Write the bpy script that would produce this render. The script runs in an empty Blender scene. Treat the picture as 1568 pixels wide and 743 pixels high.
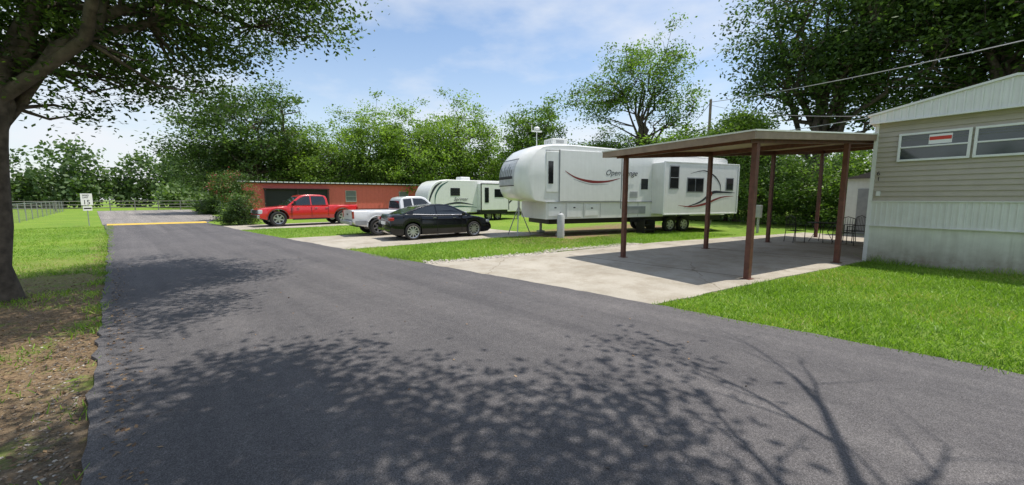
import bpy, math, random
import numpy as np
from mathutils import Vector
random.seed(7)
D=bpy.data; C=bpy.context
R=math.radians
col=C.scene.collection

# ---------------------------------------------------------------- materials
def newmat(name):
    m=D.materials.new(name); m.use_nodes=True
    nt=m.node_tree; b=nt.nodes['Principled BSDF']
    return m,nt,b
def ramp(nt,src,stops):
    r=nt.nodes.new('ShaderNodeValToRGB'); e=r.color_ramp.elements
    while len(e)<len(stops): e.new(.5)
    for i,(p,c) in enumerate(stops):
        e[i].position=p; e[i].color=(*c,1) if len(c)==3 else c
    nt.links.new(src,r.inputs[0]); return r.outputs[0]
def noise(nt,vec,scale,detail=4,rough=.55):
    n=nt.nodes.new('ShaderNodeTexNoise'); n.inputs['Scale'].default_value=scale
    n.inputs['Detail'].default_value=detail; n.inputs['Roughness'].default_value=rough
    nt.links.new(vec,n.inputs['Vector']); return n.outputs['Fac']
def mixc(nt,f,a,b,mode='MIX'):
    m=nt.nodes.new('ShaderNodeMix'); m.data_type='RGBA'; m.blend_type=mode
    for s,i in ((f,0),(a,6),(b,7)):
        if isinstance(s,(int,float)): m.inputs[i].default_value=s
        elif isinstance(s,tuple): m.inputs[i].default_value=(*s,1) if len(s)==3 else s
        else: nt.links.new(s,m.inputs[i])
    return m.outputs[2]
def math_(nt,op,a,b=0.0):
    m=nt.nodes.new('ShaderNodeMath'); m.operation=op
    for s,i in ((a,0),(b,1)):
        if isinstance(s,(int,float)): m.inputs[i].default_value=s
        else: nt.links.new(s,m.inputs[i])
    return m.outputs[0]
def maprange(nt,v,a,b,c=0,d=1):
    m=nt.nodes.new('ShaderNodeMapRange'); nt.links.new(v,m.inputs[0])
    for i,x in enumerate((a,b,c,d)): m.inputs[i+1].default_value=x
    m.interpolation_type='SMOOTHSTEP' if a<b else 'LINEAR'
    return m.outputs[0]
def bump(nt,b,h,strength,dist=.02):
    n=nt.nodes.new('ShaderNodeBump'); n.inputs['Strength'].default_value=strength
    n.inputs['Distance'].default_value=dist
    nt.links.new(h,n.inputs['Height']); nt.links.new(n.outputs[0],b.inputs['Normal'])
def pos(nt):
    return nt.nodes.new('ShaderNodeNewGeometry').outputs['Position']
def M(name,c,rough=.6,metal=0.,var=.12,scale=4.,bmp=0.,bs=40.,coat=0.,dirt=0.,spec=None):
    m,nt,b=newmat(name)
    p=nt.nodes.new('ShaderNodeTexCoord').outputs['Object']
    f=noise(nt,p,scale,5)
    lo=tuple(x*(1-var) for x in c); hi=tuple(min(1,x*(1+var)) for x in c)
    o=ramp(nt,f,[(.3,lo),(.7,hi)])
    if dirt>0:
        s=nt.nodes.new('ShaderNodeSeparateXYZ'); nt.links.new(p,s.inputs[0])
        z=maprange(nt,s.outputs[2],0,.9,1,0)
        n2=noise(nt,p,3.,6,.7)
        k=math_(nt,'MULTIPLY',math_(nt,'MULTIPLY',z,n2),dirt*1.6)
        o=mixc(nt,k,o,(.20,.15,.10))
        mp=nt.nodes.new('ShaderNodeMapping'); mp.inputs['Scale'].default_value=(9,9,.5); nt.links.new(p,mp.inputs[0])
        st=noise(nt,mp.outputs[0],1.,4,.6)
        o=mixc(nt,dirt*.45,o,mixc(nt,1.,o,ramp(nt,st,[(.4,(.72,.70,.66)),(.6,(1,1,1))]),'MULTIPLY'))
    nt.links.new(o,b.inputs['Base Color'])
    b.inputs['Roughness'].default_value=rough; b.inputs['Metallic'].default_value=metal
    if spec is not None: b.inputs['Specular IOR Level'].default_value=spec
    if coat: b.inputs['Coat Weight'].default_value=coat; b.inputs['Coat Roughness'].default_value=.06
    if bmp: bump(nt,b,noise(nt,p,bs,3),bmp,.01)
    return m
def leafmat(name,stops,trans=.3):
    m,nt,b=newmat(name)
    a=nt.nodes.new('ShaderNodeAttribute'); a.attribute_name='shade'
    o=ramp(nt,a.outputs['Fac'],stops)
    nt.links.new(o,b.inputs['Base Color']); b.inputs['Roughness'].default_value=.5
    b.inputs['Specular IOR Level'].default_value=.4
    t=nt.nodes.new('ShaderNodeBsdfTranslucent')
    t2=mixc(nt,1.,o,(1.2,1.35,.5),'MULTIPLY'); nt.links.new(t2,t.inputs[0])
    mx=nt.nodes.new('ShaderNodeMixShader'); mx.inputs[0].default_value=trans
    nt.links.new(b.outputs[0],mx.inputs[1]); nt.links.new(t.outputs[0],mx.inputs[2])
    nt.links.new(mx.outputs[0],nt.nodes['Material Output'].inputs[0])
    return m

white=M('white_paint',(.76,.77,.76),.4,var=.04,dirt=.25)
gelcoat=M('gelcoat_white',(.78,.78,.76),.28,var=.03,dirt=.25,coat=.3)
offwhite=M('aged_white_metal',(.72,.73,.69),.5,var=.06,dirt=.4)
skirtm=M('skirting_panel',(.68,.70,.62),.6,var=.08,dirt=.8)
siding=M('tan_siding',(.43,.385,.32),.55,var=.06,bmp=.2,bs=60)
trim=M('trim_grey',(.45,.44,.41),.5)
brown=M('brown_steel',(.125,.045,.030),.45,var=.3,scale=9)
brownlt=M('carport_soffit',(.36,.225,.15),.5,var=.12)
roofm=M('carport_roof_metal',(.40,.34,.27),.45,var=.15)
fasc=M('carport_fascia',(.29,.21,.155),.45,var=.18)
black=M('black_plastic',(.012,.012,.013),.5)
rubber=M('rubber',(.02,.02,.02),.8,bmp=.2)
chrome=M('chrome',(.75,.75,.76),.18,metal=1.,var=.03)
alloy=M('alloy_rim',(.6,.6,.62),.3,metal=.9,var=.05)
glass=M('dark_glass',(.018,.022,.026),.04,var=.1,coat=.5)
winglass=M('window_glass',(.045,.055,.06),.07,var=.35,scale=1.5,coat=.6)
camglass=M('camper_window_glass',(.012,.014,.016),.08,var=.2)
blind=M('blinds',(.16,.165,.165),.6,var=.1)
redp=M('red_car_paint',(.58,.012,.014),.3,var=.04,coat=1.)
blackp=M('black_car_paint',(.004,.005,.007),.15,var=.1,coat=.35,spec=.35)
whitep=M('white_car_paint',(.74,.75,.76),.3,var=.03,coat=.8,dirt=.15)
silver=M('silver_trim',(.33,.34,.35),.4,metal=.4,var=.05)
tail=M('tail_lamp',(.35,.01,.01),.15,coat=1.)
headl=M('head_lamp',(.55,.57,.6),.08,coat=1.)
decaldk=M('decal_dark',(.03,.035,.045),.35)
decalred=M('decal_maroon',(.22,.035,.03),.35)
decalgr=M('decal_grey',(.30,.31,.32),.35)
decallt=M('decal_light_grey',(.50,.51,.52),.35)
decalteal=M('decal_teal',(.02,.09,.085),.35)
redwall=M('red_wall',(.68,.14,.11),.6,var=.06,bmp=.2)
reddk=M('trim_dark',(.03,.02,.02),.8)  # near-black brown colour of the roof fascia and bay awning
galv=M('galvanised',(.42,.43,.44),.4,metal=.6,var=.15)
wirem=M('cable_grey',(.30,.30,.30),.6)
wood=M('weathered_wood',(.22,.18,.14),.8,var=.3)
signw=M('sign_white',(.8,.8,.8),.4,var=.03)
yellow=M('yellow_road_paint',(.62,.40,.05),.7,var=.25,scale=6)
bark=M('bark',(.105,.082,.064),.9,var=.5,scale=7,bmp=1.,bs=18)
iron=M('wrought_iron',(.02,.018,.016),.5)
rocks_m=M('gravel_stone',(.42,.38,.33),.85,var=.3,scale=6)
rocks_b=M('gravel_brown',(.20,.16,.12),.9,var=.4,scale=9)
shingle=M('roof_shingle',(.13,.11,.10),.9,var=.2,scale=20)
orange=M('red_sign',(.6,.05,.03),.5)

leaf_near=leafmat('leaf_near',[(0,(.026,.052,.012)),(.6,(.080,.14,.028)),(1,(.17,.27,.055))],.45)
leaf_dark=leafmat('leaf_dark',[(0,(.024,.050,.014)),(.6,(.080,.142,.034)),(1,(.17,.26,.065))],.36)
leaf_mid=leafmat('leaf_mid',[(0,(.040,.086,.018)),(1,(.22,.34,.07))],.42)
leaf_light=leafmat('leaf_light',[(0,(.065,.125,.022)),(1,(.30,.43,.08))],.44)
leaf_far=leafmat('leaf_far',[(0,(.06,.105,.038)),(1,(.20,.29,.11))],.32)
grass_bl=leafmat('grass_blade',[(0,(.10,.19,.020)),(.80,(.28,.44,.055)),(.93,(.33,.45,.085)),(1,(.44,.42,.16))],.38)
flower=leafmat('myrtle_flower',[(0,(.03,.07,.015)),(.80,(.12,.20,.04)),(.88,(.40,.07,.10))],.3)
litter=leafmat('litter',[(0,(.09,.05,.03)),(1,(.32,.21,.115))],.1)

def asphalt(name,base,warm=0):
    m,nt,b=newmat(name); p=pos(nt)
    f=noise(nt,p,130,3,.85); f2=noise(nt,p,240,2,.8); g=noise(nt,p,.45,5,.6); k=noise(nt,p,9,5,.7)
    c=ramp(nt,f,[(.32,tuple(x*.38 for x in base)),(.50,base),(.70,tuple(x*2.2 for x in base))])
    c=mixc(nt,1.,c,ramp(nt,f2,[(.3,(.55,.55,.55)),(.7,(1.5,1.5,1.48))]),'MULTIPLY')
    c=mixc(nt,1.,c,ramp(nt,g,[(.25,(.82,.82,.83)),(.75,(1.2,1.18,1.15))]),'MULTIPLY')
    c=mixc(nt,1.,c,ramp(nt,k,[(.3,(.86,.86,.87)),(.7,(1.14,1.14,1.13))]),'MULTIPLY')
    mp=nt.nodes.new('ShaderNodeMapping'); mp.inputs['Scale'].default_value=(1.6,.05,1)
    nt.links.new(p,mp.inputs[0])
    s=noise(nt,mp.outputs[0],1.,4,.6)
    c=mixc(nt,1.,c,ramp(nt,s,[(.35,(.82,.82,.83)),(.65,(1.18,1.17,1.15))]),'MULTIPLY')
    nt.links.new(c,b.inputs['Base Color']); b.inputs['Roughness'].default_value=.8
    b.inputs['Specular IOR Level'].default_value=.3
    v=nt.nodes.new('ShaderNodeTexVoronoi'); v.inputs['Scale'].default_value=90; nt.links.new(p,v.inputs[0])
    bump(nt,b,v.outputs['Distance'],.6,.010)
    return m
asph=asphalt('asphalt',(.098,.093,.097)); asph_old=asphalt('asphalt_old',(.21,.195,.185))
def concrete():
    m,nt,b=newmat('concrete'); p=pos(nt)
    g=noise(nt,p,.5,6,.6); f=noise(nt,p,60,3,.7); s=noise(nt,p,1.6,6,.7)
    c=ramp(nt,g,[(.3,(.33,.295,.24)),(.7,(.46,.42,.355))])
    c=mixc(nt,1.,c,ramp(nt,f,[(.3,(.80,.80,.80)),(.7,(1.15,1.15,1.15))]),'MULTIPLY')
    c=mixc(nt,1.,c,ramp(nt,s,[(.34,(.78,.75,.70)),(.55,(1.,1.,1.))]),'MULTIPLY')
    wv=nt.nodes.new('ShaderNodeTexNoise'); wv.inputs['Scale'].default_value=1.2; wv.inputs['Detail'].default_value=5; nt.links.new(p,wv.inputs[0])
    ad=mixc(nt,.9,p,wv.outputs['Color'],'ADD')
    v=nt.nodes.new('ShaderNodeTexVoronoi'); v.feature='DISTANCE_TO_EDGE'; v.inputs['Scale'].default_value=.22; nt.links.new(ad,v.inputs[0])
    k=ramp(nt,v.outputs['Distance'],[(.0,(.50,.46,.40)),(.0028,(1,1,1))])
    c=mixc(nt,1.,c,k,'MULTIPLY')
    nt.links.new(c,b.inputs['Base Color']); b.inputs['Roughness'].default_value=.85
    bump(nt,b,f,.3,.006); return m
conc=concrete()
def groundm():
    m,nt,b=newmat('grass_ground'); p=pos(nt)
    s=nt.nodes.new('ShaderNodeSeparateXYZ'); nt.links.new(p,s.inputs[0]); X,Y=s.outputs[0],s.outputs[1]
    a=noise(nt,p,.30,5,.6); f=noise(nt,p,38,4,.75); k=noise(nt,p,1.9,6,.65)
    g=ramp(nt,f,[(.25,(.06,.12,.015)),(.5,(.155,.27,.034)),(.78,(.27,.38,.075))])
    g=mixc(nt,1.,g,ramp(nt,a,[(.3,(.78,.85,.8)),(.7,(1.28,1.12,1.05))]),'MULTIPLY')
    g=mixc(nt,ramp(nt,k,[(.50,(0,0,0)),(.74,(.6,.6,.6))]),g,(.31,.30,.09))
    m1=math_(nt,'MULTIPLY',maprange(nt,X,-7.5,-3.),maprange(nt,X,.3,.1,0,1))
    m2=maprange(nt,Y,18.,9.,0,1)
    n2=noise(nt,p,1.1,6,.7)
    mk=math_(nt,'MULTIPLY',math_(nt,'MULTIPLY',m1,m2),ramp(nt,n2,[(.36,(0,0,0)),(.48,(1,1,1))]))
    # worn dirt fringe right along the left road edge
    e1=math_(nt,'MULTIPLY',maprange(nt,X,-1.0,-.45),maprange(nt,X,.3,.1,0,1))
    e2=math_(nt,'MULTIPLY',e1,math_(nt,'MULTIPLY',maprange(nt,Y,34,16,0,1),ramp(nt,k,[(.42,(0,0,0)),(.55,(1,1,1))])))
    mk=math_(nt,'MAXIMUM',mk,e2)
    d=ramp(nt,noise(nt,p,30,5,.8),[(.3,(.085,.055,.032)),(.5,(.24,.165,.095)),(.72,(.44,.34,.21))])
    gr=ramp(nt,noise(nt,p,55,4,.85),[(.3,(.05,.042,.034)),(.55,(.17,.145,.115)),(.75,(.32,.28,.23))])
    mg=math_(nt,'MULTIPLY',maprange(nt,X,-1.3,-.5),maprange(nt,Y,6.,3.0,0,1))
    d=mixc(nt,math_(nt,'MULTIPLY',mg,ramp(nt,noise(nt,p,3,4),[(.3,(.2,.2,.2)),(.6,(1,1,1))])),d,gr)
    px=math_(nt,'MULTIPLY',maprange(nt,X,9.,12.),maprange(nt,X,25,23,0,1))
    py=math_(nt,'MULTIPLY',maprange(nt,Y,7.8,9.5),maprange(nt,Y,14,12.8,0,1))
    mk2=math_(nt,'MULTIPLY',math_(nt,'MULTIPLY',px,py),ramp(nt,k,[(.35,(0,0,0)),(.5,(1,1,1))]))
    mk=math_(nt,'MAXIMUM',mk,mk2)
    c=mixc(nt,mk,g,d)
    nt.links.new(c,b.inputs['Base Color']); b.inputs['Roughness'].default_value=.9
    b.inputs['Specular IOR Level'].default_value=.15
    bump(nt,b,f,.8,.04); return m
grd=groundm()

# ---------------------------------------------------------------- mesh helpers
class MB:
    def __init__(s): s.v=[];s.f=[];s.m=[]
    def add(s,vs,fs,mi=0):
        o=len(s.v); s.v+= [tuple(map(float,v)) for v in vs]; s.f+=[tuple(i+o for i in f) for f in fs]; s.m+=[mi]*len(fs); return s
    def box(s,x0,x1,y0,y1,z0,z1,mi=0):
        return s.add([(x0,y0,z0),(x1,y0,z0),(x1,y1,z0),(x0,y1,z0),(x0,y0,z1),(x1,y0,z1),(x1,y1,z1),(x0,y1,z1)],
          [(0,3,2,1),(4,5,6,7),(0,1,5,4),(1,2,6,5),(2,3,7,6),(3,0,4,7)],mi)
    def tube(s,pts,rad,n=8,mi=0,cap=True):
        pts=[Vector(p) for p in pts]
        if not hasattr(rad,'__len__'): rad=[rad]*len(pts)
        vs=[];fs=[]
        for i,p in enumerate(pts):
            t=(pts[min(i+1,len(pts)-1)]-pts[max(i-1,0)])
            if t.length<1e-6: t=Vector((0,0,1))
            t.normalize()
            a=Vector((0,0,1)) if abs(t.z)<.9 else Vector((1,0,0))
            u=t.cross(a).normalized(); w=t.cross(u)
            for k in range(n):
                g=2*math.pi*k/n; vs.append(p+(u*math.cos(g)+w*math.sin(g))*rad[i])
        for i in range(len(pts)-1):
            for k in range(n):
                k2=(k+1)%n; fs.append((i*n+k,i*n+k2,(i+1)*n+k2,(i+1)*n+k))
        if cap: fs.append(tuple(range(n-1,-1,-1))); fs.append(tuple((len(pts)-1)*n+k for k in range(n)))
        return s.add(vs,fs,mi)
    def lathe(s,prof,c,n=28,mi=0,axis='y'):
        vs=[];fs=[]
        for r,h in prof:
            for k in range(n):
                g=2*math.pi*k/n
                if axis=='y': vs.append((c[0]+r*math.cos(g),c[1]+h,c[2]+r*math.sin(g)))
                else: vs.append((c[0]+r*math.cos(g),c[1]+r*math.sin(g),c[2]+h))
        for i in range(len(prof)-1):
            for k in range(n):
                k2=(k+1)%n; fs.append((i*n+k,i*n+k2,(i+1)*n+k2,(i+1)*n+k))
        return s.add(vs,fs,mi)
    def prism(s,pts,y0,y1,mi=0):
        n=len(pts); vs=[(x,y0,z) for x,z in pts]+[(x,y1,z) for x,z in pts]
        fs=[tuple(range(n)),tuple(range(2*n-1,n-1,-1))]+[(i,i+n,(i+1)%n+n,(i+1)%n) for i in range(n)]
        return s.add(vs,fs,mi)
    def prismx(s,pts,x0,x1,mi=0):
        n=len(pts); vs=[(x0,y,z) for y,z in pts]+[(x1,y,z) for y,z in pts]
        fs=[tuple(range(n)),tuple(range(2*n-1,n-1,-1))]+[(i,i+n,(i+1)%n+n,(i+1)%n) for i in range(n)]
        return s.add(vs,fs,mi)
    def obj(s,name,par,mats,smooth=0,bevel=0,fix=True):
        me=D.meshes.new(name); me.from_pydata(s.v,[],s.f)
        if not isinstance(mats,(list,tuple)): mats=[mats]
        for m in mats: me.materials.append(m)
        me.polygons.foreach_set('material_index',s.m)
        if fix:
            import bmesh
            bm=bmesh.new(); bm.from_mesh(me); bmesh.ops.recalc_face_normals(bm,faces=bm.faces); bm.to_mesh(me); bm.free()
        if smooth:
            me.polygons.foreach_set('use_smooth',[True]*len(me.polygons)); me.set_sharp_from_angle(angle=R(smooth))
        me.update()
        o=D.objects.new(name,me); col.objects.link(o)
        if par: o.parent=par
        if bevel:
            b=o.modifiers.new('b','BEVEL'); b.width=bevel; b.segments=2; b.limit_method='ANGLE'; b.angle_limit=R(40)
        return o
def empty(name,loc,rot=0):
    e=D.objects.new(name,None); col.objects.link(e); e.location=(loc[0],loc[1],loc[2] if len(loc)>2 else 0); e.rotation_euler=(0,0,R(rot)); return e
def text(name,par,s,loc,rot,size,mat,shear=0,ext=.002):
    c=D.curves.new(name,'FONT'); c.body=s; c.size=size; c.extrude=ext; c.shear=shear
    o=D.objects.new(name,c); col.objects.link(o); o.parent=par; o.location=loc; o.rotation_euler=rot; c.materials.append(mat); return o
def stroke(mb,pts,ws,y,mi=0,seg=6):
    P=[Vector((p[0],0,p[1])) for p in pts]; out=[];W=[]
    n=len(P)
    for i in range(n-1):
        p0=P[max(i-1,0)];p1=P[i];p2=P[i+1];p3=P[min(i+2,n-1)]
        for k in range(seg+(i==n-2)):
            t=k/seg
            out.append(.5*((2*p1)+(p2-p0)*t+(2*p0-5*p1+4*p2-p3)*t*t+(3*p1-p0-3*p2+p3)*t**3)); W.append(ws[i]*(1-t)+ws[i+1]*t)
    vs=[];fs=[]
    for i,p in enumerate(out):
        t=(out[min(i+1,len(out)-1)]-out[max(i-1,0)]).normalized(); nn=Vector((-t.z,0,t.x))
        a=p+nn*W[i]/2;b=p-nn*W[i]/2; vs+=[(a.x,y,a.z),(b.x,y,b.z)]
    for i in range(len(out)-1): fs.append((2*i,2*i+1,2*i+3,2*i+2))
    mb.add(vs,fs,mi)

def npmesh(name,V,F4,mats,shade=None,midx=None,par=None,smooth=False):
    me=D.meshes.new(name); nf=len(F4)
    me.vertices.add(len(V)); me.vertices.foreach_set('co',V.astype(np.float32).ravel())
    me.loops.add(nf*4); me.loops.foreach_set('vertex_index',F4.astype(np.int32).ravel())
    me.polygons.add(nf); me.polygons.foreach_set('loop_start',np.arange(nf,dtype=np.int32)*4)
    for m in mats: me.materials.append(m)
    if midx is not None: me.polygons.foreach_set('material_index',midx.astype(np.int32))
    if shade is not None:
        at=me.attributes.new('shade','FLOAT','FACE'); at.data.foreach_set('value',shade.astype(np.float32))
    me.update(calc_edges=True); me.validate()
    o=D.objects.new(name,me); col.objects.link(o)
    if par: o.parent=par
    return o

# ---------------------------------------------------------------- trees
def leaf_quads(rng,P,L,W,flat=1.0,lenvar=.35):
    n=len(P)
    nr=rng.normal(size=(n,3))*.7; nr[:,2]+=flat; nr/=np.linalg.norm(nr,axis=1)[:,None]
    a=rng.normal(size=(n,3)); d1=np.cross(nr,a); d1/=np.linalg.norm(d1,axis=1)[:,None]
    d2=np.cross(nr,d1); s=(1+rng.uniform(-lenvar,lenvar,n))[:,None]
    V=np.stack([P-d1*L/2*s,P+d2*W/2*s,P+d1*L/2*s,P-d2*W/2*s],1).reshape(-1,3)
    return V,np.arange(4*n).reshape(-1,4)
def tree(name,loc,th,tr,crowns,nclump,nleaf,leaf,cr,seed,lm,limbs=7,lean=(0,0),sparse=.0,extra=None,minz=None,branch_r=1.,limbz=None):
    rng=np.random.default_rng(seed)
    cs=np.array(crowns,float); w=cs[:,6]/cs[:,6].sum()
    idx=rng.choice(len(cs),nclump,p=w)
    d=rng.normal(size=(nclump,3)); d/=np.linalg.norm(d,axis=1)[:,None]
    r=rng.uniform(.12,1,nclump)**.45
    ph=rng.uniform(0,6,3)
    lump=1+.18*np.sin(3*np.arctan2(d[:,1],d[:,0])+ph[0])+.16*np.sin(5*d[:,2]*1.7+ph[1])+.12*np.sin(7*d[:,0]+ph[2])
    cc=cs[idx,:3]+d*cs[idx,3:6]*(r*lump)[:,None]
    sc=7./max(3.,cs[:,3].max())*.75
    q=np.sin(cc[:,0]*1.1*sc+ph[0])*np.sin(cc[:,1]*1.2*sc+ph[1])*np.sin(cc[:,2]*1.4*sc+ph[2])
    cc=cc[q>-.75+sparse*1.5]
    if minz is not None: cc=cc[cc[:,2]>minz]
    n=len(cc)
    mb=MB(); top=Vector((lean[0],lean[1],th))
    tp=[];trr=[]
    for i in range(7):
        t=i/6; p=Vector((lean[0]*t**1.5,lean[1]*t**1.5,th*t-.05))+Vector((rng.normal()*.04,rng.normal()*.04,0))*th*.25*(0<t)
        tp.append(p); trr.append(tr*(1.0-.4*t+(.55*(1-t*6)if t<.17 else 0)))
    mb.tube(tp,trr,12)
    lc=cc if limbz is None else cc[cc[:,2]>limbz]
    tgt=lc[rng.choice(len(lc),min(limbs,len(lc)),replace=False)]
    LP=[];LR=[]
    for k,t in enumerate(tgt):
        si=rng.integers(4,7); s=tp[si]; e=Vector(t); pts=[];rr=[]
        for i in range(8):
            u=i/7; p=s.lerp(e,u)+Vector(rng.normal(size=3))*.05*(e-s).length*(0<u<1)*.8
            p.z+=math.sin(u*math.pi)*.10*(e-s).length
            pts.append(p); rr.append(max(.012*branch_r,trr[si]*.62*(1-u)**.9+.015))
        mb.tube(pts,rr,7,cap=False); LP+=pts[1:];LR+=rr[1:]
    LPn=np.array([list(p) for p in LP])
    for c in cc:
        dd=np.linalg.norm(LPn-c,axis=1)+.4*np.maximum(0,LPn[:,2]-c[2]); j=int(np.argmin(dd)); s=LP[j]; e=Vector(c)
        m1=s.lerp(e,.5)+Vector(rng.normal(size=3))*.1*(e-s).length
        r0=min(LR[j]*.6,.03*branch_r+.006)
        mb.tube([s,m1,e],[r0,r0*.6,.005*branch_r],4,cap=False)
    if extra: extra(mb,rng)
    wv=np.array(mb.v)
    q4=[f for f in mb.f if len(f)==4]
    csz=rng.uniform(.6,1.35,n)
    P=np.repeat(cc,nleaf,0)+rng.normal(size=(n*nleaf,3))*np.array([cr,cr,cr*.6])*np.repeat(csz,nleaf)[:,None]
    LV,LF=leaf_quads(rng,P,leaf,leaf*.55)
    ch=rng.uniform(-.35,.35,n)
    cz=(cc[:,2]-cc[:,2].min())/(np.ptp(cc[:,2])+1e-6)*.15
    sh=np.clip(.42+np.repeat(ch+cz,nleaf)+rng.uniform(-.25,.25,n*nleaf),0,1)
    V=np.concatenate([wv,LV]); F=np.concatenate([np.array(q4),LF+len(wv)])
    mi=np.concatenate([np.zeros(len(q4)),np.ones(len(LF))]); S=np.concatenate([np.zeros(len(q4)),sh])
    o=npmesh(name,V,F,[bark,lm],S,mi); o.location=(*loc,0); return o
def inst(o,name,loc,rot,s):
    n=D.objects.new(name,o.data); col.objects.link(n); n.location=(*loc,0); n.rotation_euler=(0,0,R(rot)); n.scale=s if hasattr(s,'__len__') else (s,s,s); return n

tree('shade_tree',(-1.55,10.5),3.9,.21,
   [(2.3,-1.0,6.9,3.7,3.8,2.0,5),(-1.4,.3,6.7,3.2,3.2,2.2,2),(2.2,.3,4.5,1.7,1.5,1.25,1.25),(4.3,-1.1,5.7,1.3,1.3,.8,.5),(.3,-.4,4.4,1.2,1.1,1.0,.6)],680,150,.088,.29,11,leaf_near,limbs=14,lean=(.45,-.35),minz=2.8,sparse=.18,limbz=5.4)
def bare(mb,rng):
    def br(p,d,l,r,dep):
        pts=[p];rr=[r];q=p.copy();dd=d.copy()
        for i in range(5):
            dd=(dd+Vector(rng.normal(size=3))*.12).normalized(); q=q+dd*l/5; pts.append(q.copy()); rr.append(r*(1-(i+1)/5*.65))
        mb.tube(pts,rr,6,cap=False)
        if dep>0:
            for i in (1,2,3,4,5):
                s=1 if i%2 else -1
                br(pts[i],(dd+Vector((.0,s*.7,.12))+Vector(rng.normal(size=3))*.2).normalized(),l*.5,rr[i]*.6,dep-1)
    br(Vector((0,0,3.6)),Vector((.97,.03,.25)),4.7,.10,0)
    br(Vector((4.55,.12,4.8)),Vector((1,.16,.05)).normalized(),2.9,.065,2)
tree('shade_tree',(-1.5,-1.3),4.6,.3,[(3.4,1.6,7.1,3.1,3.6,1.9,5),(.2,2.2,7.2,3.4,3.2,2.1,4),(-1.5,-2,7,3,3,2,2)],470,150,.11,.34,23,leaf_near,limbs=11,sparse=.12,extra=bare,minz=5.2)

oak=tree('oak_tree',(10.9,52.7),4.5,.5,[(0,0,9,7.0,7.0,4.9,5),(-3,1,6,5,5,3,1.5),(4,0,6.3,5,5,3,1.5)],470,75,.31,.68,31,leaf_dark,limbs=12,sparse=.12,branch_r=2)
inst(oak,'oak_tree',(13.,78.),120,(.8,.8,.72))
dec=tree('hackberry_tree',(20.5,44.5),3,.3,[(0,0,7.4,4.6,4.6,4.6,5),(-2,1,4.6,4.2,4.2,3,2),(2.5,-1,5,4,4,3,2)],430,75,.26,.56,41,leaf_light,limbs=10,sparse=.05,branch_r=2)
inst(dec,'hackberry_tree',(24.7,41.5),80,(1.02,1.02,1.0)); inst(dec,'hackberry_tree',(28.9,37.2),200,(1,1,1.05))
inst(dec,'hackberry_tree',(16.5,52),310,(.9,.9,.85)); inst(dec,'hackberry_tree',(35,32),20,(.85,.85,.75)); inst(dec,'hackberry_tree',(39,23),150,(.9,.9,.72))
pec=tree('elm_tree',(32.2,28.6),3.5,.3,[(0,0,7.3,3.4,3.4,4.6,5),(0,0,4,3.2,3.2,2.5,2)],270,75,.27,.56,51,leaf_mid,limbs=9,branch_r=2)
inst(pec,'elm_tree',(38.,25.),60,(1.1,1.1,.72)); inst(pec,'elm_tree',(42.,19.),160,(1.25,1.25,.72)); inst(pec,'elm_tree',(36,13.5),10,(1.2,1.2,.68))
airy=tree('pecan_tree',(39.,20.),7,.4,[(0,0,14.4,4.2,4.2,3.6,5),(-3.4,2.8,11.6,3.0,3.0,2.3,1.8),(2.5,-2.4,10.8,3.0,3.0,2.4,1.5)],270,56,.26,.62,61,leaf_mid,limbs=14,sparse=.22,branch_r=3)
big=tree('post_oak_tree',(38.3,5.0),6,.55,[(0,0,15.5,6.6,6.6,5.6,5),(2,-4,11,5.5,5.5,4.5,2.5),(-2,1,10.5,3.8,3.8,3.2,1.1)],580,80,.28,.70,71,leaf_dark,limbs=16,sparse=.15,branch_r=3)
inst(big,'post_oak_tree',(40.5,-3.6),140,(1.1,1.1,1.12)); inst(big,'post_oak_tree',(34.5,-11.5),250,(1.1,1.1,.95))
shr=tree('tall_shrub',(30.2,6.6),1.0,.12,[(0,0,2.6,2.3,2.3,2.6,4),(0,0,1.2,2.3,2.3,1.4,2)],200,75,.16,.36,81,leaf_mid,limbs=8,minz=.15)
inst(shr,'tall_shrub',(28.8,3.6),70,(1.,1.,.85)); inst(shr,'tall_shrub',(31.5,9.3),190,(1.1,1.1,1.25)); inst(shr,'tall_shrub',(29.,.6),250,(1.1,1.1,1.0)); inst(shr,'tall_shrub',(33,12.5),20,(1.2,1.2,1.2))
vine=tree('vine_covered_tree',(31.6,8.6),3.5,.2,[(0,0,6.0,2.2,2.2,1.9,4),(0,0,3,2,2,2.3,2)],190,80,.19,.38,83,leaf_light,limbs=8)
bush=tree('round_shrub',(5.3,29.7),.4,.07,[(0,0,.9,1.0,1.0,.85,4),(0,0,.4,1.05,1.05,.4,2)],170,80,.09,.17,85,leaf_dark,limbs=6,minz=.05)
inst(bush,'round_shrub',(6.4,50.),50,(.95,.95,.8)); inst(bush,'round_shrub',(7.2,54.),150,(.9,.9,.85)); inst(bush,'round_shrub',(9.3,46.),250,(1.1,1.1,1.))
tree('crape_myrtle',(6.1,36.),1.4,.06,[(0,0,2.7,1.3,1.3,1.0,4),(.2,0,1.7,1.2,1.2,.8,2)],130,70,.11,.22,87,flower,limbs=7)

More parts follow.
